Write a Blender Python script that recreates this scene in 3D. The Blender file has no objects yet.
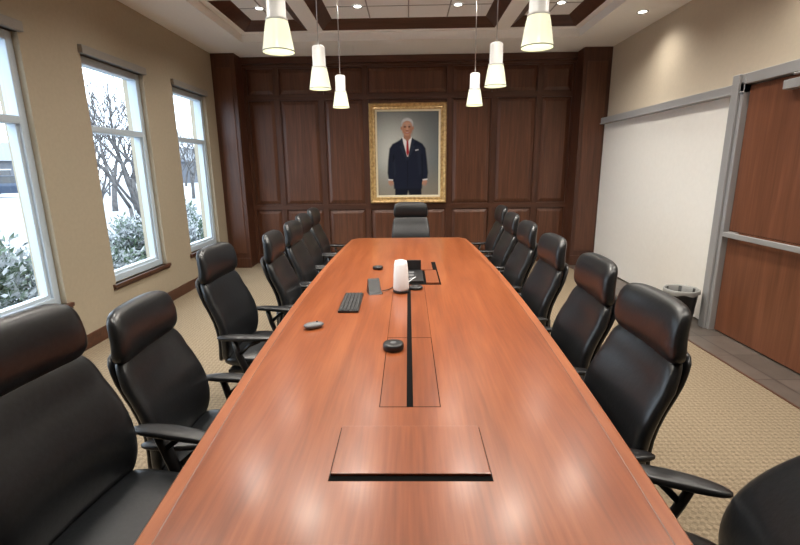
import bpy, math, random
import numpy as np
from mathutils import Vector, Matrix, Euler
random.seed(7)
R=math.radians
sc=bpy.context.scene
col=sc.collection

# ------------------------------------------------------------------ materials
def mat(name, base=(.8,.8,.8), rough=.5, metal=0, emis=None, estr=0, spec=None, coat=0):
    m=bpy.data.materials.new(name); m.use_nodes=True
    b=m.node_tree.nodes['Principled BSDF']
    b.inputs['Base Color'].default_value=(*base,1)
    b.inputs['Roughness'].default_value=rough
    b.inputs['Metallic'].default_value=metal
    if spec is not None: b.inputs['Specular IOR Level'].default_value=spec
    if coat: 
        b.inputs['Coat Weight'].default_value=coat
        b.inputs['Coat Roughness'].default_value=.17
    if emis:
        b.inputs['Emission Color'].default_value=(*emis,1)
        b.inputs['Emission Strength'].default_value=estr
    return m
def nd(m,t,**k):
    n=m.node_tree.nodes.new(t)
    for a,v in k.items(): setattr(n,a,v)
    return n
def lk(m,a,b): m.node_tree.links.new(a,b)
def ramp(m,stops):
    r=nd(m,'ShaderNodeValToRGB')
    e=r.color_ramp.elements
    while len(e)<len(stops): e.new(.5)
    for i,(p,c) in enumerate(stops):
        e[i].position=p; e[i].color=(*c,1)
    return r
def wood(name,c1,c2,c3,axis='Y',rough=.35,scale=1.0,coat=0,bump=.05):
    m=mat(name,c2,rough,coat=coat)
    b=m.node_tree.nodes['Principled BSDF']
    tc=nd(m,'ShaderNodeTexCoord'); mp=nd(m,'ShaderNodeMapping')
    s={'X':(1.2,14,14),'Y':(14,1.2,14),'Z':(14,14,1.0)}[axis]
    mp.inputs['Scale'].default_value=[q*scale for q in s]
    lk(m,tc.outputs['Object'],mp.inputs['Vector'])
    n1=nd(m,'ShaderNodeTexNoise'); n1.inputs['Scale'].default_value=1.0; n1.inputs['Detail'].default_value=6
    n1.inputs['Distortion'].default_value=.6
    lk(m,mp.outputs[0],n1.inputs['Vector'])
    mp2=nd(m,'ShaderNodeMapping'); mp2.inputs['Scale'].default_value=[q*scale*(6 if q>2 else 3) for q in s]
    lk(m,tc.outputs['Object'],mp2.inputs['Vector'])
    n2=nd(m,'ShaderNodeTexNoise'); n2.inputs['Scale'].default_value=1.0; n2.inputs['Detail'].default_value=3
    lk(m,mp2.outputs[0],n2.inputs['Vector'])
    mx=nd(m,'ShaderNodeMix'); mx.data_type='FLOAT'; mx.inputs[0].default_value=.4
    lk(m,n1.outputs['Fac'],mx.inputs[2]); lk(m,n2.outputs['Fac'],mx.inputs[3])
    r=ramp(m,[(.33,c1),(.5,c2),(.68,c3)])
    lk(m,mx.outputs[0],r.inputs[0]); lk(m,r.outputs[0],b.inputs['Base Color'])
    bp=nd(m,'ShaderNodeBump'); bp.inputs['Strength'].default_value=bump; bp.inputs['Distance'].default_value=.002
    lk(m,n2.outputs['Fac'],bp.inputs['Height']); lk(m,bp.outputs[0],b.inputs['Normal'])
    return m
def noisy(name,c1,c2,scale,rough=.8,bump=.1,detail=4,dist=.003):
    m=mat(name,c1,rough); b=m.node_tree.nodes['Principled BSDF']
    tc=nd(m,'ShaderNodeTexCoord'); n=nd(m,'ShaderNodeTexNoise')
    n.inputs['Scale'].default_value=scale; n.inputs['Detail'].default_value=detail
    lk(m,tc.outputs['Object'],n.inputs['Vector'])
    r=ramp(m,[(.35,c1),(.65,c2)]); lk(m,n.outputs['Fac'],r.inputs[0]); lk(m,r.outputs[0],b.inputs['Base Color'])
    bp=nd(m,'ShaderNodeBump'); bp.inputs['Strength'].default_value=bump; bp.inputs['Distance'].default_value=dist
    lk(m,n.outputs['Fac'],bp.inputs['Height']); lk(m,bp.outputs[0],b.inputs['Normal'])
    return m

M_table=wood('cherry_table_wood',(.150,.037,.011),(.208,.055,.017),(.265,.079,.026),'Y',.28,1.0,coat=.2,bump=.03)
M_tedge=wood('cherry_edge_wood',(.21,.060,.021),(.26,.079,.028),(.32,.105,.040),'Y',.31,1.0,bump=.03)
M_tinlay=wood('cherry_inlay_wood',(.135,.033,.010),(.185,.048,.015),(.235,.067,.023),'Y',.28,1.0,coat=.2,bump=.03)
M_walnut=wood('walnut_panel_wood',(.066,.024,.012),(.102,.039,.020),(.150,.060,.032),'Z',.38,1.0)
M_walnutd=wood('walnut_stile_wood',(.048,.017,.009),(.074,.028,.015),(.105,.041,.023),'Z',.38,1.0)
M_walnuth=wood('walnut_rail_wood',(.048,.017,.009),(.074,.028,.015),(.105,.041,.023),'X',.38,1.0)
M_door=wood('cherry_door_wood',(.115,.041,.019),(.16,.058,.028),(.21,.078,.040),'Z',.38,.8)
M_black=mat('black_gap',(.003,.003,.003),.8,spec=.05)
M_leather=noisy('black_leather',(.007,.008,.009),(.011,.012,.014),60,.31,.15)
M_plastic=mat('black_plastic',(.008,.008,.009),.38)
M_chrome=mat('dark_metal',(.10,.10,.11),.3,1)
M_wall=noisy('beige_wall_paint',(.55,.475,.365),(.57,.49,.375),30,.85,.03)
M_walll=noisy('olive_tan_wall_paint_shaded',(.37,.315,.232),(.39,.330,.242),30,.85,.03)  # olive tan wall, colour also darkened for its backlit shade
M_white=noisy('white_ceiling_paint',(.88,.88,.86),(.90,.90,.88),30,.8,.02)
M_tile=noisy('ceiling_panel_white',(.88,.89,.90),(.91,.92,.93),60,.8,.05)
M_panel=noisy('cream_panel',(.86,.84,.79),(.88,.86,.81),20,.4,.02)
M_alu=mat('aluminium_rail',(.37,.37,.37),.4,.25)
M_wframe=mat('window_frame_paint',(.52,.61,.69),.4)
M_shade=mat('shade_housing',(.26,.245,.22),.5)
M_gold=noisy('gilded_frame',(.66,.45,.19),(.40,.25,.10),25,.35,.4); M_gold.node_tree.nodes['Principled BSDF'].inputs['Metallic'].default_value=.25
M_liner=mat('frame_liner',(.72,.64,.46),.5)
M_pwhite=mat('pendant_white_metal',(.66,.66,.64),.4)
M_steel=mat('brushed_steel',(.5,.5,.5),.3,1)
M_glow=mat('pendant_lit_glass',(.72,.76,.62),.3,emis=(1,.95,.62),estr=.38)
M_bulb=mat('bulb_glow',(1,1,1),.3,emis=(1,.95,.8),estr=8)
M_dl=mat('downlight_lens',(1,1,1),.3,emis=(1,.95,.85),estr=5)
M_dlring=mat('downlight_trim',(.3,.3,.3),.4)
M_white2=mat('white_plastic',(.72,.73,.74),.4)
M_grey=mat('grey_plastic',(.10,.10,.105),.45)
M_keys=mat('keycap',(.008,.008,.009),.6)
M_bag=mat('bin_liner_bag',(.27,.27,.26),.45)
M_screen=mat('screen_dark',(.01,.012,.018),.12)

# carpet
M_carpet=mat('carpet_weave',(.4,.33,.25),.95,spec=.1)
b=M_carpet.node_tree.nodes['Principled BSDF']; m=M_carpet
tc=nd(m,'ShaderNodeTexCoord'); mp=nd(m,'ShaderNodeMapping'); lk(m,tc.outputs['Object'],mp.inputs[0]); mp.inputs['Rotation'].default_value=(0,0,R(45))
ck=nd(m,'ShaderNodeTexChecker'); ck.inputs['Scale'].default_value=42; ck.inputs['Color1'].default_value=(.28,.218,.148,1); ck.inputs['Color2'].default_value=(.165,.126,.084,1)
lk(m,mp.outputs[0],ck.inputs[0])
n=nd(m,'ShaderNodeTexNoise'); n.inputs['Scale'].default_value=70; n.inputs['Detail'].default_value=3; lk(m,tc.outputs['Object'],n.inputs['Vector'])
r=ramp(m,[(.3,(.12,.095,.065)),(.7,(.31,.25,.172))]); lk(m,n.outputs['Fac'],r.inputs[0])
mx=nd(m,'ShaderNodeMix'); mx.data_type='RGBA'; mx.inputs[0].default_value=.5
lk(m,ck.outputs['Color'],mx.inputs[6]); lk(m,r.outputs[0],mx.inputs[7]); lk(m,mx.outputs[2],b.inputs['Base Color'])
bp=nd(m,'ShaderNodeBump'); bp.inputs['Strength'].default_value=.4; bp.inputs['Distance'].default_value=.004
lk(m,n.outputs['Fac'],bp.inputs['Height']); lk(m,bp.outputs[0],b.inputs['Normal'])
# tile floor
M_ftile=mat('floor_tile_stone',(.15,.12,.1),.3); m=M_ftile; b=m.node_tree.nodes['Principled BSDF']
tc=nd(m,'ShaderNodeTexCoord'); bk=nd(m,'ShaderNodeTexBrick'); bk.offset=0
bk.inputs['Scale'].default_value=1; bk.inputs['Brick Width'].default_value=.46; bk.inputs['Row Height'].default_value=.46; bk.inputs['Mortar Size'].default_value=.006
bk.inputs['Color1'].default_value=(.15,.123,.105,1); bk.inputs['Color2'].default_value=(.12,.10,.086,1); bk.inputs['Mortar'].default_value=(.06,.05,.045,1)
lk(m,tc.outputs['Object'],bk.inputs['Vector'])
n=nd(m,'ShaderNodeTexNoise'); n.inputs['Scale'].default_value=9; lk(m,tc.outputs['Object'],n.inputs['Vector'])
mx=nd(m,'ShaderNodeMix'); mx.data_type='RGBA'; mx.blend_type='MULTIPLY'; mx.inputs[0].default_value=.4
lk(m,bk.outputs['Color'],mx.inputs[6]); lk(m,n.outputs['Fac'],mx.inputs[7])
lk(m,mx.outputs[2],b.inputs['Base Color'])
# glass
M_glass=bpy.data.materials.new('window_glass'); M_glass.use_nodes=True; m=M_glass
m.node_tree.nodes.remove(m.node_tree.nodes['Principled BSDF'])
t=nd(m,'ShaderNodeBsdfTransparent'); t.inputs[0].default_value=(.93,.97,1,1); g=nd(m,'ShaderNodeBsdfGlossy'); g.inputs['Roughness'].default_value=.02
x=nd(m,'ShaderNodeMixShader'); x.inputs[0].default_value=.04
lk(m,t.outputs[0],x.inputs[1]); lk(m,g.outputs[0],x.inputs[2]); lk(m,x.outputs[0],m.node_tree.nodes['Material Output'].inputs[0])
# exterior
M_snow=noisy('snow',(.22,.235,.26),(.30,.315,.335),.6,.9,.6,6,.15)
M_bark=noisy('tree_bark',(.05,.047,.047),(.10,.094,.092),8,.9,.2)
M_leaf=mat('snowy_evergreen',(.1,.15,.1),.8); m=M_leaf; b=m.node_tree.nodes['Principled BSDF']
tc=nd(m,'ShaderNodeTexCoord'); n=nd(m,'ShaderNodeTexNoise'); n.inputs['Scale'].default_value=5; n.inputs['Detail'].default_value=4
lk(m,tc.outputs['Object'],n.inputs['Vector']); r=ramp(m,[(.36,(.06,.095,.055)),(.46,(.12,.165,.12)),(.53,(.38,.40,.42))]); lk(m,n.outputs['Fac'],r.inputs[0]); lk(m,r.outputs[0],b.inputs['Base Color'])
M_siding=mat('house_siding',(.10,.105,.12),.8); M_roof=mat('snowy_roof',(.15,.16,.18),.9)
M_carp=mat('car_paint',(.025,.04,.07),.3,.3); M_carg=mat('car_glass',(.02,.022,.025),.1); M_tyre=mat('tyre',(.015,.015,.015),.8)

# ------------------------------------------------------------------ mesh builder
class MB:
    def __init__(s,mats): s.v=[];s.f=[];s.m=[];s.mats=mats;s.sm=[]
    def mi(s,mt): return s.mats.index(mt)
    def add(s,vs,fs,mt,smooth=False):
        o=len(s.v); s.v+= [tuple(p) for p in vs]
        for f in fs: s.f.append([i+o for i in f]); s.m.append(s.mi(mt)); s.sm.append(smooth)
    def box(s,x0,x1,y0,y1,z0,z1,mt,M=None):
        vs=[(x0,y0,z0),(x1,y0,z0),(x1,y1,z0),(x0,y1,z0),(x0,y0,z1),(x1,y0,z1),(x1,y1,z1),(x0,y1,z1)]
        if M: vs=[M@Vector(p) for p in vs]
        s.add(vs,[(0,3,2,1),(4,5,6,7),(0,1,5,4),(1,2,6,5),(2,3,7,6),(3,0,4,7)],mt)
    def rings(s,rings,mt,smooth=True,cap0=True,cap1=True):
        n=len(rings[0]); vs=[p for r_ in rings for p in r_]; fs=[]
        for i in range(len(rings)-1):
            for j in range(n):
                k=(j+1)%n
                fs.append((i*n+j,i*n+k,(i+1)*n+k,(i+1)*n+j))
        if cap0: fs.append(tuple(range(n))[::-1])
        if cap1: fs.append(tuple((len(rings)-1)*n+j for j in range(n)))
        s.add(vs,fs,mt,smooth)
    def lathe(s,prof,mt,c=(0,0,0),n=32,smooth=True,cap0=True,cap1=True,M=None):
        rs=[]
        for r_,z in prof:
            ring=[Vector((c[0]+r_*math.cos(2*math.pi*j/n),c[1]+r_*math.sin(2*math.pi*j/n),c[2]+z)) for j in range(n)]
            if M: ring=[M@p for p in ring]
            rs.append(ring)
        s.rings(rs,mt,smooth,cap0,cap1)
    def tube(s,pts,rads,mt,n=10,sx=1,sz=1):
        rs=[]
        P=[Vector(p) for p in pts]
        for i,p in enumerate(P):
            d=(P[min(i+1,len(P)-1)]-P[max(i-1,0)]).normalized()
            up=Vector((0,0,1)) if abs(d.z)<.9 else Vector((0,1,0))
            a=d.cross(up).normalized(); b_=a.cross(d).normalized()
            r_=rads[i] if isinstance(rads,(list,tuple)) else rads
            rs.append([p+a*r_*sx*math.cos(2*math.pi*j/n)+b_*r_*sz*math.sin(2*math.pi*j/n) for j in range(n)])
        s.rings(rs,mt)
    def mesh(s,name):
        me=bpy.data.meshes.new(name); me.from_pydata(s.v,[],s.f)
        for mt in s.mats: me.materials.append(mt)
        me.polygons.foreach_set('material_index',s.m); me.polygons.foreach_set('use_smooth',s.sm)
        me.update(); 
        import bmesh
        bm=bmesh.new(); bm.from_mesh(me); bmesh.ops.recalc_face_normals(bm,faces=bm.faces); bm.to_mesh(me); bm.free()
        return me
    def obj(s,name,parent=None,bevel=0,loc=None,rot=None):
        o=bpy.data.objects.new(name,s.mesh(name)); col.objects.link(o)
        if parent: o.parent=parent
        if loc: o.location=loc
        if rot is not None: o.rotation_euler=(0,0,rot)
        if bevel:
            bv=o.modifiers.new('bevel','BEVEL'); bv.width=bevel; bv.segments=2; bv.limit_method='ANGLE'; bv.angle_limit=R(40)
        return o
def empty(name,loc=(0,0,0)):
    e=bpy.data.objects.new(name,None); e.location=loc; col.objects.link(e); return e
def sup(a,b_,p,t):
    c,s_=math.cos(t),math.sin(t)
    return a*math.copysign(abs(c)**(2/p),c), b_*math.copysign(abs(s_)**(2/p),s_)
def pillow(mb,fn,mt,ns=18,na=32,p=3.0,pe=5.0,pt=2.6,xf=None):
    """fn(s)->(centre Vector, half_w, half_t, axisW, axisT, wrap)"""
    rs=[]
    for i in range(ns+1):
        s_=.5-.5*math.cos(math.pi*(i+.15)/(ns+.3))
        q=abs(2*s_-1)
        ew=max(.02,(1-q**pe))**(1/pe); et=max(.02,(1-q**pt))**(1/pt)
        c,hw,ht,aw,at,wrap=fn(s_)
        ring=[]
        for j in range(na):
            x_,y_=sup(hw*ew,ht*et,p,2*math.pi*j/na)
            v=c+aw*x_+at*(y_+wrap*x_*x_)
            ring.append(xf@v if xf else v)
        rs.append(ring)
    mb.rings(rs,mt)

# ------------------------------------------------------------------ room
XL,XR,YB,YN,ZC=-2.97,3.05,7.72,-1.7,3.30
mb=MB([M_carpet]); mb.box(XL-.1,2.60,YN-.1,YB+.1,-.1,0,M_carpet); mb.obj('floor')
mb=MB([M_ftile]); mb.box(2.60,XR+.1,YN-.1,YB+.1,-.1,0.0,M_ftile); mb.obj('floor_tile_border')
mb=MB([M_walnutd]); mb.box(2.585,2.60,YN,YB-.32,0,.004,M_walnutd); mb.obj('trim_1')
WIN=[(1.05,2.07),(2.72,3.74),(4.42,5.42),(6.07,7.03)]  # first opening is out of view, added to let in more daylight
ZS,ZT=.48,2.64
mb=MB([M_walll]); T=.24
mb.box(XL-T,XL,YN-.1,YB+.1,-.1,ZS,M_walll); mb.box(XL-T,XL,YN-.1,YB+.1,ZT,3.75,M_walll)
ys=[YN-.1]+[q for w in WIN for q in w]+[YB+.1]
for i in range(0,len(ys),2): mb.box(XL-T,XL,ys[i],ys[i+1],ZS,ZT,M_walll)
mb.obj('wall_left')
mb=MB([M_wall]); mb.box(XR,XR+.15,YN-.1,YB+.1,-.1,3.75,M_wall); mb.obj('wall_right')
mb=MB([M_wall]); mb.box(XL,XR,YN-.12,YN,-.1,3.75,M_wall); mb.obj('wall_near')
for i,(a,b_) in enumerate(WIN):
    e=empty(f'window_{i+1}',(XL,(a+b_)/2,ZS))
    h=(b_-a)/2; H=ZT-ZS; mb=MB([M_wframe])
    x0,x1=-.15,-.05; w=.07
    mb.box(x0,x1,-h,-h+w,0,H,M_wframe); mb.box(x0,x1,h-w,h,0,H,M_wframe)
    mb.box(x0,x1,-h+w,h-w,0,w,M_wframe); mb.box(x0,x1,-h+w,h-w,H-w,H,M_wframe)
    zt=H*.70
    mb.box(x0,x1,-h+w,h-w,zt-.03,zt+.03,M_wframe)
    s2=.03
    mb.box(x0+.01,x1-.02,-h+w,-h+w+s2,w,zt-.03,M_wframe); mb.box(x0+.01,x1-.02,h-w-s2,h-w,w,zt-.03,M_wframe)
    mb.box(x0+.01,x1-.02,-h+w+s2,h-w-s2,w,w+s2,M_wframe); 
    mb.obj('frame',e,.004)
    mb=MB([M_glass]); mb.add([(-.12,-h+w,w),(-.12,h-w,w),(-.12,h-w,H-w),(-.12,-h+w,H-w)],[(0,1,2,3)],M_glass); mb.obj('glass',e)
    mb=MB([M_walnuth]); mb.box(-.05,.03,-h-.05,h+.05,-.035,0,M_walnuth); mb.box(.0,.012,-h-.05,h+.05,-.06,-.035,M_walnuth); mb.obj('sill',e,.004)
    mb=MB([M_shade]); mb.box(-.05,.04,-h-.02,h+.02,H-.0,H+.075,M_shade); mb.obj('shade_housing',e,.006)
mb=MB([M_walnuth]); mb.box(XL,XL+.018,YN,YB-.36,0,.13,M_walnuth); mb.obj('baseboard_left',None,.004)
mb=MB([M_walnuth]); mb.box(XR-.015,XR,YN,2.1-.12,0,.11,M_walnuth); mb.obj('baseboard_right',None,.004)
# back wall with walnut panelling
mb=MB([M_walnut,M_walnutd,M_walnuth])
mb.box(XL-.2,XR+.1,YB,YB+.15,-.1,3.75,M_walnutd)
cols=[(-2.56,-2.13),(-2.05,-1.42),(-1.34,-.71),(-.63,.63),(.71,1.34),(1.42,2.05),(2.13,2.60)]
rows=[(.16,.92),(1.00,2.66),(2.74,3.14)]
yf=YB-.03
mb.box(-2.62,2.64,yf,YB,0,.16,M_walnuth)
for (a,b_) in [(.92,1.0),(2.66,2.74),(3.14,ZC+.02)]: mb.box(-2.62,2.64,yf,YB,a,b_,M_walnuth)
xs=[-2.62]+[q for c in cols for q in c]+[2.66]
for (z0,z1) in rows:
    for i in range(0,len(xs),2):
        mb.box(xs[i],xs[i+1],yf,YB,z0,z1,M_walnutd)
    for (a,b_) in cols:
        g=.02; s_=.05
        o=[(a+g,YB-.004,z0+g),(b_-g,YB-.004,z0+g),(b_-g,YB-.004,z1-g),(a+g,YB-.004,z1-g)]
        i_=[(a+g+s_,YB-.024,z0+g+s_),(b_-g-s_,YB-.024,z0+g+s_),(b_-g-s_,YB-.024,z1-g-s_),(a+g+s_,YB-.024,z1-g-s_)]
        mb.add(o+i_,[(0,1,5,4),(1,2,6,5),(2,3,7,6),(3,0,4,7),(4,5,6,7)],M_walnut)
mb.obj('wall_back',None)
mb=MB([M_walnuth]); 
mb.box(-2.62,2.64,yf-.05,yf,3.20,ZC,M_walnuth); mb.box(-2.62,2.64,yf-.02,yf,3.16,3.20,M_walnuth); mb.obj('trim_2',None,.006)
for nm,(a,b_) in (('pilaster_column',(XL,-2.61)),('pilaster_column',(2.63,XR))):
    mb=MB([M_walnut,M_walnutd]); mb.box(a,b_,YB-.36,YB,0,ZC,M_walnutd)
    mb.box(a,b_,YB-.38,YB-.36,0,.16,M_walnutd); mb.box(a+.06,b_-.06,YB-.372,YB-.36,.24,3.1,M_walnut); mb.obj(nm,None,.004)
# ceiling
mb=MB([M_white]); TX0,TX1,TY0,TY1=-2.28,2.34,-.6,6.80
mb.box(XL,TX0,YN,YB,ZC,ZC+.5,M_white); mb.box(TX1,XR,YN,YB,ZC,ZC+.5,M_white)
mb.box(TX0,TX1,TY1,YB,ZC,ZC+.5,M_white); mb.box(TX0,TX1,YN,TY0,ZC,ZC+.5,M_white)
mb.box(TX0,TX1,TY0,TY1,3.62,3.8,M_white)
ZB=3.40
mb.obj('ceiling')
cxs=[(TX0+.08,-1.34),(-1.14,1.18),(1.38,TX1-.08)]; cys=[(-.5,.45),(.7,2.05),(2.3,3.65),(3.9,5.25),(5.5,6.72)]
mb=MB([M_white])
mb.box(TX0,TX0+.08,TY0,TY1,ZB,3.62,M_white); mb.box(TX1-.08,TX1,TY0,TY1,ZB,3.62,M_white)
mb.box(-1.34,-1.14,TY0,TY1,ZB,3.62,M_white); mb.box(1.18,1.38,TY0,TY1,ZB,3.62,M_white)
yy=[TY0]+[q for c in cys for q in c]+[TY1]
for (a,b_) in cxs:
    for i in range(0,len(yy),2): mb.box(a,b_,yy[i],yy[i+1],ZB+.002,3.62,M_white)
mb.obj('ceiling_beams',None,.006)
mb=MB([M_walnuth,M_tile,M_dlring])
for (a,b_) in cxs:
    for (c,d) in cys:
        w=.15
        z0,z1=ZB+.012,ZB+.11
        o=[(a,c,z0),(b_,c,z0),(b_,d,z0),(a,d,z0)]; i_=[(a+w,c+w,z1),(b_-w,c+w,z1),(b_-w,d-w,z1),(a+w,d-w,z1)]
        mb.add(o+i_,[(0,1,5,4),(1,2,6,5),(2,3,7,6),(3,0,4,7)],M_walnuth)
        mb.box(a+w,b_-w,c+w,d-w,z1,z1+.02,M_tile)
        k=2 if b_-a<1.5 else 4
        for j in range(1,k):
            xx=a+w+(b_-a-2*w)*j/k; mb.box(xx-.008,xx+.008,c+w,d-w,z1-.004,z1,M_dlring)
        ym=(c+d)/2; mb.box(a+w,b_-w,ym-.008,ym+.008,z1-.004,z1,M_dlring)
mb.obj('ceiling_coffers')
# right wall: sliding panel, rail, door
mb=MB([M_panel]); mb.box(XR-.035,XR,4.47,YB-.36,.015,2.22,M_panel); mb.obj('sliding_partition_panel',None,.004)
mb=MB([M_alu]); mb.box(XR-.10,XR,4.30,YB-.36,2.20,2.29,M_alu); mb.box(XR-.115,XR-.1,4.30,YB-.36,2.2,2.215,M_alu); mb.obj('partition_rail',None,.004)
DY0,DY1=2.12,4.30
e=empty('door_1',(XR,0,0))
mb=MB([M_alu]); 
mb.box(-.10,0,DY1-.0,DY1+.13,0,2.36,M_alu); mb.box(-.10,0,DY0-.12,DY0,0,2.36,M_alu); mb.box(-.10,0,DY0,DY1,2.27,2.36,M_alu)
mb.box(-.125,-.10,DY1+.04,DY1+.13,0,2.36,M_alu); mb.obj('frame',e,.005)
mb=MB([M_door,M_black]); mid=(DY0+DY1)/2
for (a,b_) in ((DY0+.006,mid-.004),(mid+.004,DY1-.006)):
    mb.box(-.05,-.005,a,b_,.012,.98,M_door); mb.box(-.05,-.005,a,b_,.984,2.26,M_door); mb.box(-.045,-.008,a,b_,.97,.99,M_black)
mb.obj('leaf',e,.003)
mb=MB([M_alu])
for (a,b_) in ((DY0+.05,mid-.06),(mid+.06,DY1-.02)):
    mb.box(-.115,-.085,a,b_,.93,.975,M_alu); mb.box(-.09,-.05,a+.02,a+.12,.925,.98,M_alu); mb.box(-.09,-.05,b_-.12,b_-.02,.925,.98,M_alu)
mb.obj('push_bar',e,.005)
mb=MB([M_alu]); mb.box(-.13,-.05,mid+.3,mid+.62,2.15,2.22,M_alu); mb.box(-.16,-.14,mid+.05,mid+.5,2.24,2.255,M_alu); mb.obj('door_closer',e,.006)

# ------------------------------------------------------------------ table
TZ=.75
def hw(y): return .752-.0148*(y-3.5)**2
mb=MB([M_table,M_tedge,M_walnutd])
Y0,Y1=.22,5.56
N=48
def outline(inset):
    L=[];Rr=[]
    for i in range(N+1):
        y=Y0+inset+(Y1-Y0-2*inset)*i/N
        w=hw(y)-inset
        dend=min(y-Y0-inset,Y1-inset-y); 
        if dend<.09: w-=.07*(1-dend/.09)
        Rr.append((w,y))
    return Rr+[(-x_,y_) for x_,y_ in reversed(Rr)]
o0=outline(0); o1=outline(.006); o2=outline(.045); o3=outline(.03)
def ring(o,z): return [Vector((x_,y_,z)) for x_,y_ in o]
mb.rings([ring(o3,TZ-.055),ring(o0,TZ-.04),ring(o0,TZ-.006),ring(o1,TZ)],M_tedge,smooth=False,cap0=True,cap1=False)
rs=[ring(o1,TZ),ring(o2,TZ)]
mb.rings(rs,M_tedge,False,False,False)
mb.rings([ring(o2,TZ),ring(outline(.048),TZ-.001)],M_walnutd,False,False,False)
n=N+1; q=outline(.048); vs=[(x_,y_,TZ-.0002) for x_,y_ in q]; fs=[]
for i in range(N): fs.append((i,i+1,2*n-2-i,2*n-1-i))
mb.add(vs,fs,M_table)
tab=empty('conference_table')
mb.obj('top',tab)
mb=MB([M_tinlay,M_black])
def seamrect(x0,x1,y0,y1,w=.003,z=TZ+.0006):
    mb.box(x0,x1,y0,y0+w,TZ-.002,z,M_black); mb.box(x0,x1,y1-w,y1,TZ-.002,z,M_black)
    mb.box(x0,x0+w,y0,y1,TZ-.002,z,M_black); mb.box(x1-w,x1,y0,y1,TZ-.002,z,M_black)
mb.box(-.112,.112,1.50,3.22,TZ-.002,TZ+.0004,M_tinlay)
seamrect(-.112,.112,1.50,2.19); seamrect(-.112,.112,2.19,3.22,.0018)
mb.box(-.012,.012,1.50,3.24,TZ-.002,TZ+.0012,M_black)
mb.box(-.230,.230,1.100,1.366,TZ-.003,TZ+.0008,M_black)
mb.obj('seams',tab)
mb=MB([M_table]); mb.box(-.226,.226,1.120,1.362,TZ+.001,TZ+.010,M_table); mb.obj('cable_hatch_lid',tab,.002)
mb=MB([M_black,M_tinlay,M_plastic,M_grey])
mb.box(-.03,.24,3.26,4.08,TZ-.003,TZ+.0015,M_black)
mb.box(.05,.20,3.72,4.06,TZ,TZ+.012,M_tinlay); mb.box(.13,.225,3.28,3.70,TZ,TZ+.012,M_tinlay)
mb.box(-.02,.11,3.30,3.68,TZ,TZ+.02,M_plastic); mb.box(-.02,.10,3.68,3.70,TZ,TZ+.10,M_plastic)
for k in range(3): mb.box(0,.04,3.34+.1*k,3.40+.1*k,TZ+.02,TZ+.024,M_grey)
mb.obj('power_hatch',tab,.002)
mb=MB([M_tedge,M_walnutd])
for (a,b_) in ((.85,1.5),(2.6,3.2),(4.4,5.0)):
    mb.box(-.18,.18,a,b_,.09,TZ-.05,M_tedge); mb.box(-.15,.15,a+.03,b_-.03,0,.09,M_walnutd)
mb.obj('pedestals',tab,.006)

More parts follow.
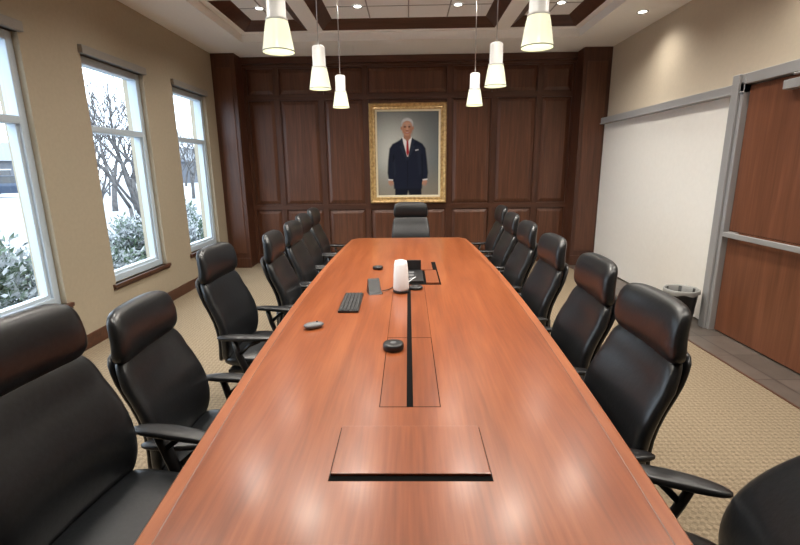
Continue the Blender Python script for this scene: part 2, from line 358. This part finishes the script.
# ------------------------------------------------------------------ chair
X_=Vector((1,0,0));Y_=Vector((0,1,0));Z_=Vector((0,0,1))
def chair_mesh(lift,tilt):
    mb=MB([M_leather,M_plastic,M_chrome])
    L=lift
    pv=Vector((0,-.18,.46+L))
    XF=Matrix.Translation(pv)@Matrix.Rotation(R(tilt),4,'X')@Matrix.Translation(-pv)
    def back(s_):
        z=.46+L+.50*s_
        y=-.235-.02*s_-.075*s_*s_+.03*math.sin(math.pi*min(1,s_*1.3))
        w=.235+.028*math.sin(math.pi*(.15+.75*s_))-.015*s_
        return Vector((0,y,z)),w,.040,X_,Y_,.55
    pillow(mb,back,M_leather,ns=22,p=3.6,pe=8,pt=4,xf=XF)
    def hd(s_):
        z=.925+L+.215*s_
        y=-.322-.012*s_+.014*math.sin(math.pi*s_)
        w=.238-.020*s_
        return Vector((0,y,z)),w,.044-.006*s_,X_,Y_,.5
    pillow(mb,hd,M_leather,ns=16,p=3.6,pe=5,pt=3,xf=XF)
    def shell(s_):
        z=.44+L+.52*s_
        y=-.275-.02*s_-.08*s_*s_+.03*math.sin(math.pi*min(1,s_*1.3))
        return Vector((0,y,z)),.215,.02,X_,Y_,.55
    pillow(mb,shell,M_plastic,ns=14,p=3.5,pe=8,pt=5,xf=XF)
    def seat(s_):
        y=-.235+.50*s_
        z=.445+L-.03*max(0,s_-.75)*4*max(0,s_-.75)*4+.012*math.cos(math.pi*s_)
        return Vector((0,y,z)),.25-.015*s_,.05,X_,Z_,.25
    pillow(mb,seat,M_leather,ns=20,p=3.4,pe=6,pt=3)
    mb.box(-.21,.21,-.2,.2,.385+L,.405+L,M_plastic)
    mb.box(-.07,.07,-.13,.11,.33+L,.39+L,M_plastic)
    mb.tube([(0,-.1,.37+L),(0,-.24,.37+L),(0,-.30,.42+L),XF@Vector((0,-.30,.55+L))],[.02,.022,.022,.02],M_plastic,8,2.2,1)
    AH=min(0,.03-L)-.02   # arm pads stay under the table top
    for sx in (-1,1):
        mb.tube([(sx*.16,-.02,.39+L),(sx*.26,-.03,.395+L),(sx*.288,-.05,.43+L),(sx*.292,-.09,.54+L),(sx*.29,-.11,.645+L+AH)],[.016,.018,.018,.017,.016],M_plastic,10,1.7,.8)
        mb.tube([(sx*.292,-.09,.54+L),(sx*.29,-.02,.60+L),(sx*.287,.04,.645+L+AH)],[.012,.012,.012],M_plastic,8)
        def arm(s_,sx=sx):
            y=-.21+.34*s_
            return Vector((sx*(.288-.03*s_*s_),y,.662+L+AH-.014*s_*s_*s_)),.030+.007*math.sin(math.pi*s_),.016,X_,Z_,0
        pillow(mb,arm,M_plastic,ns=12,na=18,p=2.8,pe=3,pt=3)
    mb.lathe([(.03,.07),(.03,.22),(.022,.22),(.022,.345+L)],M_chrome,n=18,smooth=False)
    mb.lathe([(.05,.065),(.055,.08),(.05,.12),(.032,.13)],M_plastic,n=20)
    for k in range(5):
        a=2*math.pi*k/5+.3; d=Vector((math.cos(a),math.sin(a),0)); pz=Vector((-math.sin(a),math.cos(a),0))
        rs=[]
        for t,w,h0,h1 in ((.03,.03,.075,.115),(.15,.024,.072,.105),(.28,.018,.066,.088),(.31,.014,.064,.082)):
            c=d*t; rs.append([c-pz*w+Z_*h0,c+pz*w+Z_*h0,c+pz*w*.7+Z_*h1,c-pz*w*.7+Z_*h1])
        mb.rings(rs,M_plastic,False)
        c=d*.295; mb.lathe([(.008,.05),(.008,.075)],M_plastic,(c.x,c.y,0),8)
        for s2 in (-1,1):
            Mx=Matrix.Translation(c+pz*s2*.016+Z_*.029)@Matrix.Rotation(a,4,'Z')@Matrix.Rotation(R(90),4,'X')
            mb.lathe([(.022,-.010),(.029,-.006),(.029,.006),(.022,.010)],M_plastic,n=16,M=Mx)
    return mb.mesh('conference_chair')
CH={}
def chair(x,y,facing,lift=0.0,tilt=0):
    k=(round(lift,3),tilt)
    if k not in CH: CH[k]=chair_mesh(*k)
    o=bpy.data.objects.new('conference_chair',CH[k]); col.objects.link(o)
    o.location=(x,y,0); o.rotation_euler=(0,0,R(facing)-math.pi/2)
    return o
# left row (face +X)
chair(-.84,1.18,-5,.055)
chair(-.83,1.83,2,-.07)
chair(-.90,2.76,-2,0)
chair(-.71,3.37,3,0)
chair(-.73,4.03,0,0)
chair(-.79,4.70,0,0)
chair(-.82,5.38,0,0)
# right row (face -X)
chair(.60,1.00,150,.05,12)
chair(.62,1.67,180,-.01)
chair(.66,2.31,178,0)
chair(.67,3.06,180,0)
chair(.70,3.84,180,0)
chair(.73,4.58,180,0)
chair(.80,5.45,180,0)
chair(.03,5.86,-90,0)

# ------------------------------------------------------------------ pendants
for sx in (-.685,.685):
    for y in (2.62,3.80,4.95):
        zb=2.205
        e=empty('pendant_lamp',(sx,y,zb))
        mb=MB([M_glow,M_pwhite,M_steel,M_bulb])
        mb.lathe([(.086,0),(.083,.006),(.074,.06),(.064,.12),(.057,.150)],M_glow,n=36,cap0=False,cap1=False)
        mb.lathe([(.083,.0),(.080,.008),(.071,.06),(.061,.12),(.054,.150)],M_glow,n=36,cap0=False,cap1=False)
        mb.lathe([(.083,-.001),(.0865,-.001),(.0865,.004),(.083,.004)],M_steel,n=36,smooth=False,cap0=False,cap1=False)
        mb.obj('glass_shade',e)
        mb=MB([M_pwhite,M_steel])
        mb.lathe([(.057,.148),(.058,.16),(.050,.165),(.050,.30),(.042,.31),(.012,.315)],M_pwhite,n=32)
        mb.lathe([(.004,.31),(.004,3.5-zb)],M_steel,n=8)
        mb.lathe([(.06,3.47-zb),(.06,3.5-zb)],M_pwhite,n=24,smooth=False)
        mb.obj('body',e)
        mb=MB([M_bulb]); mb.lathe([(.001,.05),(.02,.06),(.028,.085),(.02,.12),(.012,.15)],M_bulb,n=16); mb.obj('bulb',e)
        l=bpy.data.lights.new('pendant_light','SPOT'); l.energy=34; l.color=(1,.93,.82); l.spot_size=R(120); l.spot_blend=.8; l.shadow_soft_size=.08
        lo=bpy.data.objects.new('light',l); lo.parent=e; lo.location=(0,0,-.01); col.objects.link(lo)
# ------------------------------------------------------------------ downlights
def downlight(x,y,z,en=40,size=140):
    e=empty('recessed_downlight',(x,y,z))
    mb=MB([M_dlring,M_dl]); mb.lathe([(.045,-.002),(.062,-.006),(.062,.002)],M_dlring,n=24,smooth=False,cap0=False,cap1=False)
    mb.lathe([(.045,-.003),(.045,-.001)],M_dl,n=24,smooth=False); mb.obj('trim_ring',e)
    l=bpy.data.lights.new('downlight','SPOT'); l.energy=en; l.color=(1,.94,.85); l.spot_size=R(size); l.spot_blend=1; l.shadow_soft_size=.10
    lo=bpy.data.objects.new('light',l); lo.parent=e; lo.location=(0,0,-.02); col.objects.link(lo)
for x in (-1.80,-.6,.62,1.86):
    for y in (1.37,2.97,4.57,6.1):
        downlight(x,y+.0,3.505,115)
for y in (1.5,3.6,5.8): downlight(2.70,y,ZC,42)

# ------------------------------------------------------------------ portrait
e=empty('portrait_painting',(0,YB-.03,1.805))
W,H=.625,.79
mb=MB([M_gold,M_liner])
def frame_ring(prof,mt):
    for i in range(len(prof)-1):
        (d0,y0),(d1,y1)=prof[i],prof[i+1]
        a=[(-W+d0,y0,-H+d0),(W-d0,y0,-H+d0),(W-d0,y0,H-d0),(-W+d0,y0,H-d0)]
        c=[(-W+d1,y1,-H+d1),(W-d1,y1,-H+d1),(W-d1,y1,H-d1),(-W+d1,y1,H-d1)]
        mb.add(a+c,[(0,1,5,4),(1,2,6,5),(2,3,7,6),(3,0,4,7)],mt)
frame_ring([(0,0),(0,-.05),(.02,-.075),(.045,-.065),(.06,-.045),(.085,-.05),(.10,-.035)],M_gold)
frame_ring([(.10,-.035),(.125,-.03),(.13,-.015)],M_liner)
mb.obj('frame',e)
NX,NY=190,254; CW,CHh=W-.12,H-.12
aa=np.linspace(0,60,NX)[None,:].repeat(NY,0); bb=np.linspace(0,83,NY)[:,None].repeat(NX,1)
rng=np.random.RandomState(3)
def sm(d,e=.5): return np.clip(.5-d/(2*e),0,1)
def poly(pts):
    P=np.array(pts,float); d=np.full(aa.shape,1e9); ins=np.zeros(aa.shape,bool)
    for i in range(len(P)):
        x0,y0=P[i];x1,y1=P[(i+1)%len(P)]
        ex,ey=x1-x0,y1-y0; t=np.clip(((aa-x0)*ex+(bb-y0)*ey)/(ex*ex+ey*ey+1e-9),0,1)
        d=np.minimum(d,np.hypot(aa-x0-t*ex,bb-y0-t*ey))
        c=((y0>bb)!=(y1>bb)); xi=x0+(bb-y0)*ex/(ey if abs(ey)>1e-9 else 1e-9); ins^=(c&(aa<xi))
    return np.where(ins,-d,d)
def ell(cx,cy,rx,ry): return (np.hypot((aa-cx)/rx,(bb-cy)/ry)-1)*min(rx,ry)
C=np.zeros((NY,NX,3))
g=np.exp(-((aa-16)**2/700+(bb-38)**2/1100))
dark=np.array([.11,.125,.13]); lite=np.array([.54,.55,.50]); br=np.array([.30,.24,.16])
C[:]=dark; C+= (lite-dark)*g[...,None]
k=np.clip((bb-50)/40,0,1)[...,None]*.7; C=C*(1-k)+br*k
def put(d,c,e=.5,al=1):
    global C
    a_=(sm(d,e)*al)[...,None]; C=C*(1-a_)+np.array(c)*a_
suit=(.009,.012,.026)
put(poly([(17,70),(43,70),(43,84),(31.5,84),(30,78),(28.5,84),(17,84)]),(.006,.008,.016),.6)
put(poly([(12,36),(15,31.5),(20,29),(25,26),(33.5,26),(39,28.5),(44,31.5),(47,36),(48.5,48),(49.5,60),(48.5,68),(44,69),(43.5,76),(16,76),(15.5,69),(11,68),(9.8,60),(10.5,48)]),suit,.7)
for L_ in ([(15.5,42),(16.5,42),(16.2,68),(15.4,68)],[(43,42),(44,42),(44.4,68),(43.6,68)]): put(poly(L_),(.003,.004,.010),.6)
put(poly([(15,50),(17,47),(18,60),(16,66)]),(.022,.028,.046),1.2,.6)
put(poly([(38,34),(42,35),(43,60),(41,62)]),(.02,.026,.044),1.6,.5)
put(poly([(24.6,25),(34,25),(33,30),(30.2,44),(29,44),(25.5,31)]),(.75,.75,.74),.4)
put(poly([(28.2,27.5),(30.8,27.5),(30.4,29.5),(31.2,40),(29.7,44),(28.3,40),(28.7,29.5)]),(.33,.015,.02),.35)
put(poly([(24.4,25.5),(25.6,31),(29.2,44.5),(28.6,48),(23.4,37),(21.8,34),(24,33),(21.8,29)]),(.018,.023,.040),.4)
put(poly([(34.2,25.5),(33.1,31),(30.2,44.5),(29.6,48),(35.4,37),(37,34),(35,33),(37,29)]),(.018,.023,.040),.4)
put(poly([(37,37.5),(40,36.8),(40.2,37.8),(37.2,38.5)]),(.5,.5,.5),.3)
put(poly([(29.4,48),(29.8,48),(29.6,74),(29.2,74)]),(.003,.003,.007),.4)
def hand(cx,sg):
    put(ell(cx,69.0,2.3,2.2),(.44,.22,.14),.4)
    for q,(dx,ln) in enumerate(((-1.7,3.4),(-.6,4.2),(.5,4.3),(1.5,3.6))):
        put(poly([(cx+dx-.45,69),(cx+dx+.45,69),(cx+dx+.3+sg*.3,69+ln),(cx+dx-.3+sg*.3,69+ln)]),(.42-.03*q,.21-.015*q,.13),.3)
    put(poly([(cx+sg*1.6,68),(cx+sg*2.6,69.5),(cx+sg*2.9,71.6),(cx+sg*2.2,71.4),(cx+sg*1.6,70)]),(.40,.20,.13),.3)
hand(12.8,1); hand(46.4,-1)
put(poly([(10.4,66.0),(15.2,66.6),(15,67.8),(10.4,67.4)]),(.6,.6,.6),.3)
put(poly([(44.2,66.6),(49.0,66.0),(49.0,67.4),(44.2,67.8)]),(.6,.6,.6),.3)
put(poly([(26.4,21),(32.4,21),(33,26),(29.5,29),(25.8,26)]),(.34,.16,.10),.5)
put(ell(24.0,16.4,.9,1.8),(.40,.19,.12),.3); put(ell(34.9,16.4,.9,1.8),(.40,.19,.12),.3)
put(ell(29.4,12.3,5.9,5.9),(.42,.42,.42),.5)     # hair
put(ell(29.4,16.6,5.0,7.3),(.47,.235,.15),.4)     # face
put(ell(29.4,12.8,3.9,2.2),(.56,.32,.22),.9,.8)
put(poly([(24.2,11.5),(25.6,8.4),(30,7.0),(33.8,8.6),(34.8,11.6),(33,9.9),(29,9.3),(26,10.2)]),(.55,.55,.55),.4)
for cx in (27.2,31.5):
    put(ell(cx,15.2,1.35,.7),(.14,.06,.04),.35); put(ell(cx,15.2,.5,.5),(.015,.01,.01),.25)
    put(poly([(cx-1.5,13.6),(cx,13.0),(cx+1.5,13.6),(cx,13.95)]),(.24,.21,.20),.3)
put(poly([(29.1,15),(29.8,15),(30.5,18.3),(28.4,18.3)]),(.60,.33,.23),.3,.8); put(ell(29.4,18.8,1.5,.5),(.22,.09,.06),.3)
put(ell(29.4,20.9,2.4,.8),(.32,.08,.065),.3); put(ell(29.4,20.8,1.4,.25),(.6,.5,.45),.2)
put(ell(33.1,19,1.6,4),(.28,.13,.085),1.2,.65); put(ell(25.9,19,1.2,3),(.34,.16,.10),1.0,.5)
C*= (1+.05*rng.randn(NY,NX,1))
C=np.clip(C,0,1)
vx=(aa/60*2-1)*CW; vz=(1-bb/83*2)*CHh
vs=np.stack([vx,np.full_like(vx,-.016),vz],-1).reshape(-1,3)
I=np.arange(NX*NY).reshape(NY,NX)
fs=np.stack([I[:-1,:-1],I[1:,:-1],I[1:,1:],I[:-1,1:]],-1).reshape(-1,4)
me=bpy.data.meshes.new('canvas'); me.from_pydata(vs.tolist(),[],fs.tolist())
ca=me.color_attributes.new('paint','FLOAT_COLOR','POINT')
ca.data.foreach_set('color',np.concatenate([C.reshape(-1,3),np.ones((NX*NY,1))],1).astype(np.float32).ravel())
mp_=mat('oil_paint',(.5,.5,.5),.7,spec=.15); at=nd(mp_,'ShaderNodeAttribute'); at.attribute_name='paint'; lk(mp_,at.outputs['Color'],mp_.node_tree.nodes['Principled BSDF'].inputs['Base Color'])
me.materials.append(mp_); o=bpy.data.objects.new('canvas',me); o.parent=e; col.objects.link(o)

# ------------------------------------------------------------------ things on the table
e=empty('smart_speaker',(-.055,3.06,TZ+.0005))
mb=MB([M_white2,M_plastic]); mb.lathe([(.052,.02),(.055,.03),(.052,.12),(.046,.20),(.040,.222),(.02,.228)],M_white2,n=36)
mb.lathe([(.050,0.0015),(.054,.006),(.052,.022)],M_plastic,n=36); mb.obj('body',e)
def puck(name,x,y,r_,h=.032,z=.001):
    mb=MB([M_plastic,M_grey]); mb.lathe([(r_*.93,0.001),(r_,.005),(r_,h-.008),(r_*.94,h),(r_*.8,h+.001)],M_plastic,n=36)
    mb.lathe([(r_*.3,h+.001),(r_*.3,h+.002)],M_grey,n=20); return mb.obj(name,loc=(x,y,TZ+z))
puck('microphone_puck',-.077,2.04,.05); puck('microphone_puck',.05,3.14,.048,.02); puck('microphone_puck',-.265,3.80,.045,.025)
mb=MB([M_plastic,M_keys]); mb.box(-.062,.062,-.20,.20,.001,.014,M_plastic)
for i in range(5):
    for j in range(14):
        mb.box(-.056+.0225*i,-.056+.0225*i+.019,-.193+.0277*j,-.193+.0277*j+.023,.014,.019,M_keys)
mb.obj('computer_keyboard',None,.0015,(-.37,2.80,TZ),R(1))
mb=MB([M_grey,M_plastic])
def ms(s_): return Vector((0,-.055+.11*s_,.015)),.032,.017*(1-.25*s_),X_,Z_,-3
pillow(mb,ms,M_grey,ns=14,na=24,p=2.4,pe=2.6,pt=2.2); mb.lathe([(.005,.028),(.005,.034)],M_plastic,(0,.02,0),8)
o=mb.obj('computer_mouse',None,0,(-.52,2.34,TZ+.004),R(-60))
mb=MB([M_plastic,M_screen]); 
mb.add([(-.05,-.04,.001),(.05,-.04,.001),(.05,.06,.001),(-.05,.06,.001),(-.045,-.01,.012),(.045,-.01,.012),(.04,.05,.095),(-.04,.05,.095),(.04,.058,.095),(-.04,.058,.095)],
 [(0,1,5,4),(4,5,6,7),(7,6,8,9),(9,8,2,3),(0,4,7,9,3),(1,2,8,6,5),(0,3,2,1)],M_plastic)
mb.obj('touch_control_console',None,.004,(-.235,3.03,TZ),R(15))
def cable(name,pts,r_=.003,mt=M_plastic):
    cu=bpy.data.curves.new(name,'CURVE'); cu.dimensions='3D'; cu.bevel_depth=r_; cu.resolution_u=8
    sp=cu.splines.new('NURBS'); sp.points.add(len(pts)-1); sp.use_endpoint_u=True; sp.order_u=4
    for i,p in enumerate(pts): sp.points[i].co=(*p,1)
    cu.materials.append(mt); o=bpy.data.objects.new(name,cu); col.objects.link(o)
cable('power_cable',[(-.19,3.06,TZ+.01),(-.12,3.12,TZ+.004),(-.10,3.3,TZ+.004),(-.03,3.35,TZ+.02),(.02,3.4,TZ+.028)])
cable('power_cable',[(-.05,3.12,TZ+.01),(-.03,3.22,TZ+.004),(.0,3.30,TZ+.02),(.05,3.38,TZ+.03)],.003,M_white2)

# ------------------------------------------------------------------ waste bin
e=empty('waste_bin',(2.76,4.50,0))
mb=MB([M_plastic]); mb.lathe([(.115,0.0),(.12,.005),(.15,.34),(.158,.345),(.158,.36),(.148,.36),(.115,.02)],M_plastic,n=36,cap1=False); mb.obj('bin',e)
mb=MB([M_bag]); rs=[]
for (r_,z) in ((.125,.16),(.140,.30),(.146,.362),(.156,.372),(.164,.365),(.166,.34),(.162,.325)):
    rs.append([Vector(((r_+.003*math.sin(j*.9)+.002*math.sin(j*1.7))*math.cos(2*math.pi*j/48),(r_+.003*math.sin(j*.9))*math.sin(2*math.pi*j/48),z+(.008*math.sin(j*.8) if z==.325 else 0))) for j in range(48)])
mb.rings(rs,M_bag,True,True,False); mb.obj('liner_bag',e)

# ------------------------------------------------------------------ exterior
mb=MB([M_snow]); GN=60; 
vs=[];fs=[]
for i in range(GN+1):
    for j in range(GN+1):
        x=-3.3-70*(i/GN)**2; y=-20+110*j/GN
        z=-.35+.10*math.sin(x*.7+y*.4)+.08*math.sin(y*.9+1)+(.25 if -9<x<-6 else 0)*math.sin((x+9)/3*math.pi)
        vs.append((x,y,z))
for i in range(GN):
    for j in range(GN): a=i*(GN+1)+j; fs.append((a,a+1,a+GN+2,a+GN+1))
mb.add(vs,fs,M_snow,True); mb.obj('ground_snow')
def tree_mesh(seed,height,r0,depth=5):
    rg=random.Random(seed); mb=MB([M_bark])
    def br(p,d,l,r_,k):
        n=4; pts=[p]; q=p.copy(); dd=d.copy()
        for i in range(n):
            dd=(dd+Vector((rg.uniform(-.12,.12),rg.uniform(-.12,.12),rg.uniform(-.02,.1)))).normalized(); q=q+dd*l/n; pts.append(q.copy())
        mb.tube(pts,[r_*(1-.45*i/n) for i in range(n+1)],M_bark,5 if k<4 else 6)
        if k==0: return
        for c in range(rg.choice((2,3,3))):
            t=rg.uniform(.45,1) if c else 1
            a=rg.uniform(0,6.28); s_=rg.uniform(.35,.8)
            nd_=(dd+Vector((math.cos(a)*s_,math.sin(a)*s_,rg.uniform(0,.3)))).normalized()
            idx=min(n,int(t*n)); br(pts[idx],nd_,l*rg.uniform(.6,.8),max(.007,r_*.57),k-1)
    br(Vector((0,0,-.4)),Vector((0,0,1)),height*.33,r0,depth)
    return mb.mesh('bare_tree')
TM=[tree_mesh(1,5.0,.09,6),tree_mesh(5,6.5,.13,6),tree_mesh(9,7,.12,6)]
def tree(i,x,y,s=1,rz=0):
    o=bpy.data.objects.new('bare_tree',TM[i]); col.objects.link(o); o.location=(x,y,-.35); o.scale=(s,s,s); o.rotation_euler=(0,0,rz)
tree(0,-6.3,10.4,.9); tree(1,-7.5,12.5,1,1); tree(2,-6.0,14.5,.9,2); tree(1,-10,14.6,.8,3)
cnt=0
while cnt<20:
    y=random.uniform(20,75); x=-random.uniform(12,27)
    if abs(x/y+.86)<.13: continue
    tree(cnt%3,x,y,random.uniform(.9,1.4),random.uniform(0,6)); cnt+=1
def shrub_mesh(seed,rx,ry,rz,n=2600):
    rg=random.Random(seed); mb=MB([M_leaf,M_bark])
    stems=[]
    for k in range(26):
        a=rg.uniform(0,6.28); e_=rg.uniform(.25,1.35); d=Vector((math.cos(a)*math.cos(e_),math.sin(a)*math.cos(e_),math.sin(e_)))
        tip=Vector((d.x*rx,d.y*ry,d.z*rz)); stems.append(tip)
        mb.tube([Vector((0,0,-.1)),tip*.5+Vector((0,0,.05)),tip],[.02,.012,.005],M_bark,5)
    for k in range(n):
        tip=rg.choice(stems); t=rg.uniform(.35,1.02)
        c=tip*t+Vector((rg.gauss(0,.09),rg.gauss(0,.09),rg.gauss(0,.07)))
        d=(tip.normalized()*.8+Vector((rg.uniform(-1,1),rg.uniform(-1,1),rg.uniform(-.6,.6)))).normalized()
        s_=d.cross(Vector((rg.uniform(-1,1),rg.uniform(-1,1),rg.uniform(-1,1)))).normalized()*.012
        l=rg.uniform(.06,.13)
        mb.add([c-s_,c+d*l*.5-s_*1.6,c+d*l,c+d*l*.5+s_*1.6],[(0,1,2,3)],M_leaf)
    return mb.mesh('snowy_evergreen_shrub')
SM=[shrub_mesh(2,.8,.8,1.0,4200),shrub_mesh(3,.75,.95,.8,4200)]
for (i,x,y,s) in ((0,-4.7,4.4,1.15),(1,-5.2,5.5,1.2),(1,-4.8,6.6,1.0),(0,-5.0,8.2,1.0),(1,-4.6,9.2,1.0),(0,-5.4,10.5,1.1),(0,-5.8,3.4,.8),(1,-4.5,2.7,.8)):
    o=bpy.data.objects.new('snowy_evergreen_shrub',SM[i]); col.objects.link(o); o.location=(x,y,-.3); o.scale=(s,s,s); o.rotation_euler=(0,0,x*5)
for (x,y,w,d,h) in ((-44,36,9,12,3.0),(-50,56,9,14,3.2),(-38,78,9,14,3.2)):
    e=empty('house',(x,y,-.4)); mb=MB([M_siding,M_roof,M_carg,M_white2])
    mb.box(-w/2,w/2,-d/2,d/2,0,h,M_siding)
    o_=.5
    mb.add([(-w/2-o_,-d/2-o_,h),(w/2+o_,-d/2-o_,h),(w/2+o_,d/2+o_,h),(-w/2-o_,d/2+o_,h),(0,-d/2-o_,h+2.4),(0,d/2+o_,h+2.4)],[(1,2,5,4),(3,0,4,5),(0,1,4),(2,3,5),(0,3,2,1)],M_roof)
    for yy_ in (-d*.3,0,d*.3): mb.box(w/2,w/2+.05,yy_-.7,yy_+.7,1,2.2,M_carg); mb.box(w/2+.02,w/2+.08,yy_-.8,yy_+.8,2.2,2.3,M_white2)
    mb.obj('building',e)
e=empty('parked_car',(-31.6,36.8,-.33)); e.rotation_euler=(0,0,R(40))
mb=MB([M_carp,M_carg,M_tyre]); rs=[]
for x,zl,zh,w in ((-2.25,.45,.85,.75),(-2.15,.3,1.0,.86),(-1.2,.28,1.05,.9),(0,.28,1.05,.92),(1.0,.28,1.02,.9),(1.9,.3,.92,.86),(2.25,.42,.75,.72)):
    rs.append([Vector((x,-w,zl)),Vector((x,w,zl)),Vector((x,w,zh*.8)),Vector((x,w*.9,zh)),Vector((x,-w*.9,zh)),Vector((x,-w,zh*.8))])
mb.rings(rs,M_carp,False)
rs=[]
for x,zh,w in ((-2.1,1.03,.80),(-1.75,1.55,.68),(.35,1.6,.68),(1.15,1.03,.80)):
    rs.append([Vector((x,-.82,1.0)),Vector((x,.82,1.0)),Vector((x,w,zh)),Vector((x,-w,zh))])
mb.rings(rs,M_carg,False); mb.box(-1.7,.3,-.66,.66,1.56,1.63,M_carp)
for x in (-1.4,1.4):
    for y in (-.85,.85):
        Mx=Matrix.Translation((x,y,.33))@Matrix.Rotation(R(90),4,'X'); mb.lathe([(.2,-.1),(.33,-.09),(.33,.09),(.2,.1)],M_tyre,n=20,M=Mx)
mb.obj('body',e)

# ------------------------------------------------------------------ world
w=bpy.data.worlds.new('overcast'); sc.world=w; w.use_nodes=True
bg=w.node_tree.nodes['Background']; nt=w.node_tree
tc=nt.nodes.new('ShaderNodeTexCoord'); sp=nt.nodes.new('ShaderNodeSeparateXYZ'); cr=nt.nodes.new('ShaderNodeValToRGB')
nt.links.new(tc.outputs['Generated'],sp.inputs[0]); nt.links.new(sp.outputs['Z'],cr.inputs[0])
cr.color_ramp.elements[0].position=0; cr.color_ramp.elements[0].color=(.76,.87,1.0,1); cr.color_ramp.elements[1].position=.6; cr.color_ramp.elements[1].color=(.82,.92,1,1)
nt.links.new(cr.outputs[0],bg.inputs[0]); bg.inputs[1].default_value=5.0

# ------------------------------------------------------------------ camera
cd=bpy.data.cameras.new('camera'); cam=bpy.data.objects.new('camera',cd); col.objects.link(cam); sc.camera=cam
cd.sensor_width=36; cd.lens=36*455/800; cd.clip_start=.02
Mr=Matrix.Rotation(R(1.15),4,'Z')@Matrix.Rotation(R(90-13.05),4,'X')@Matrix.Rotation(R(-.7),4,'Z')
cam.matrix_world=Matrix.Translation((0,0,1.6))@Mr
sc.view_settings.view_transform='Standard'
sc.view_settings.look='None'
sc.view_settings.exposure=.33
print('done')
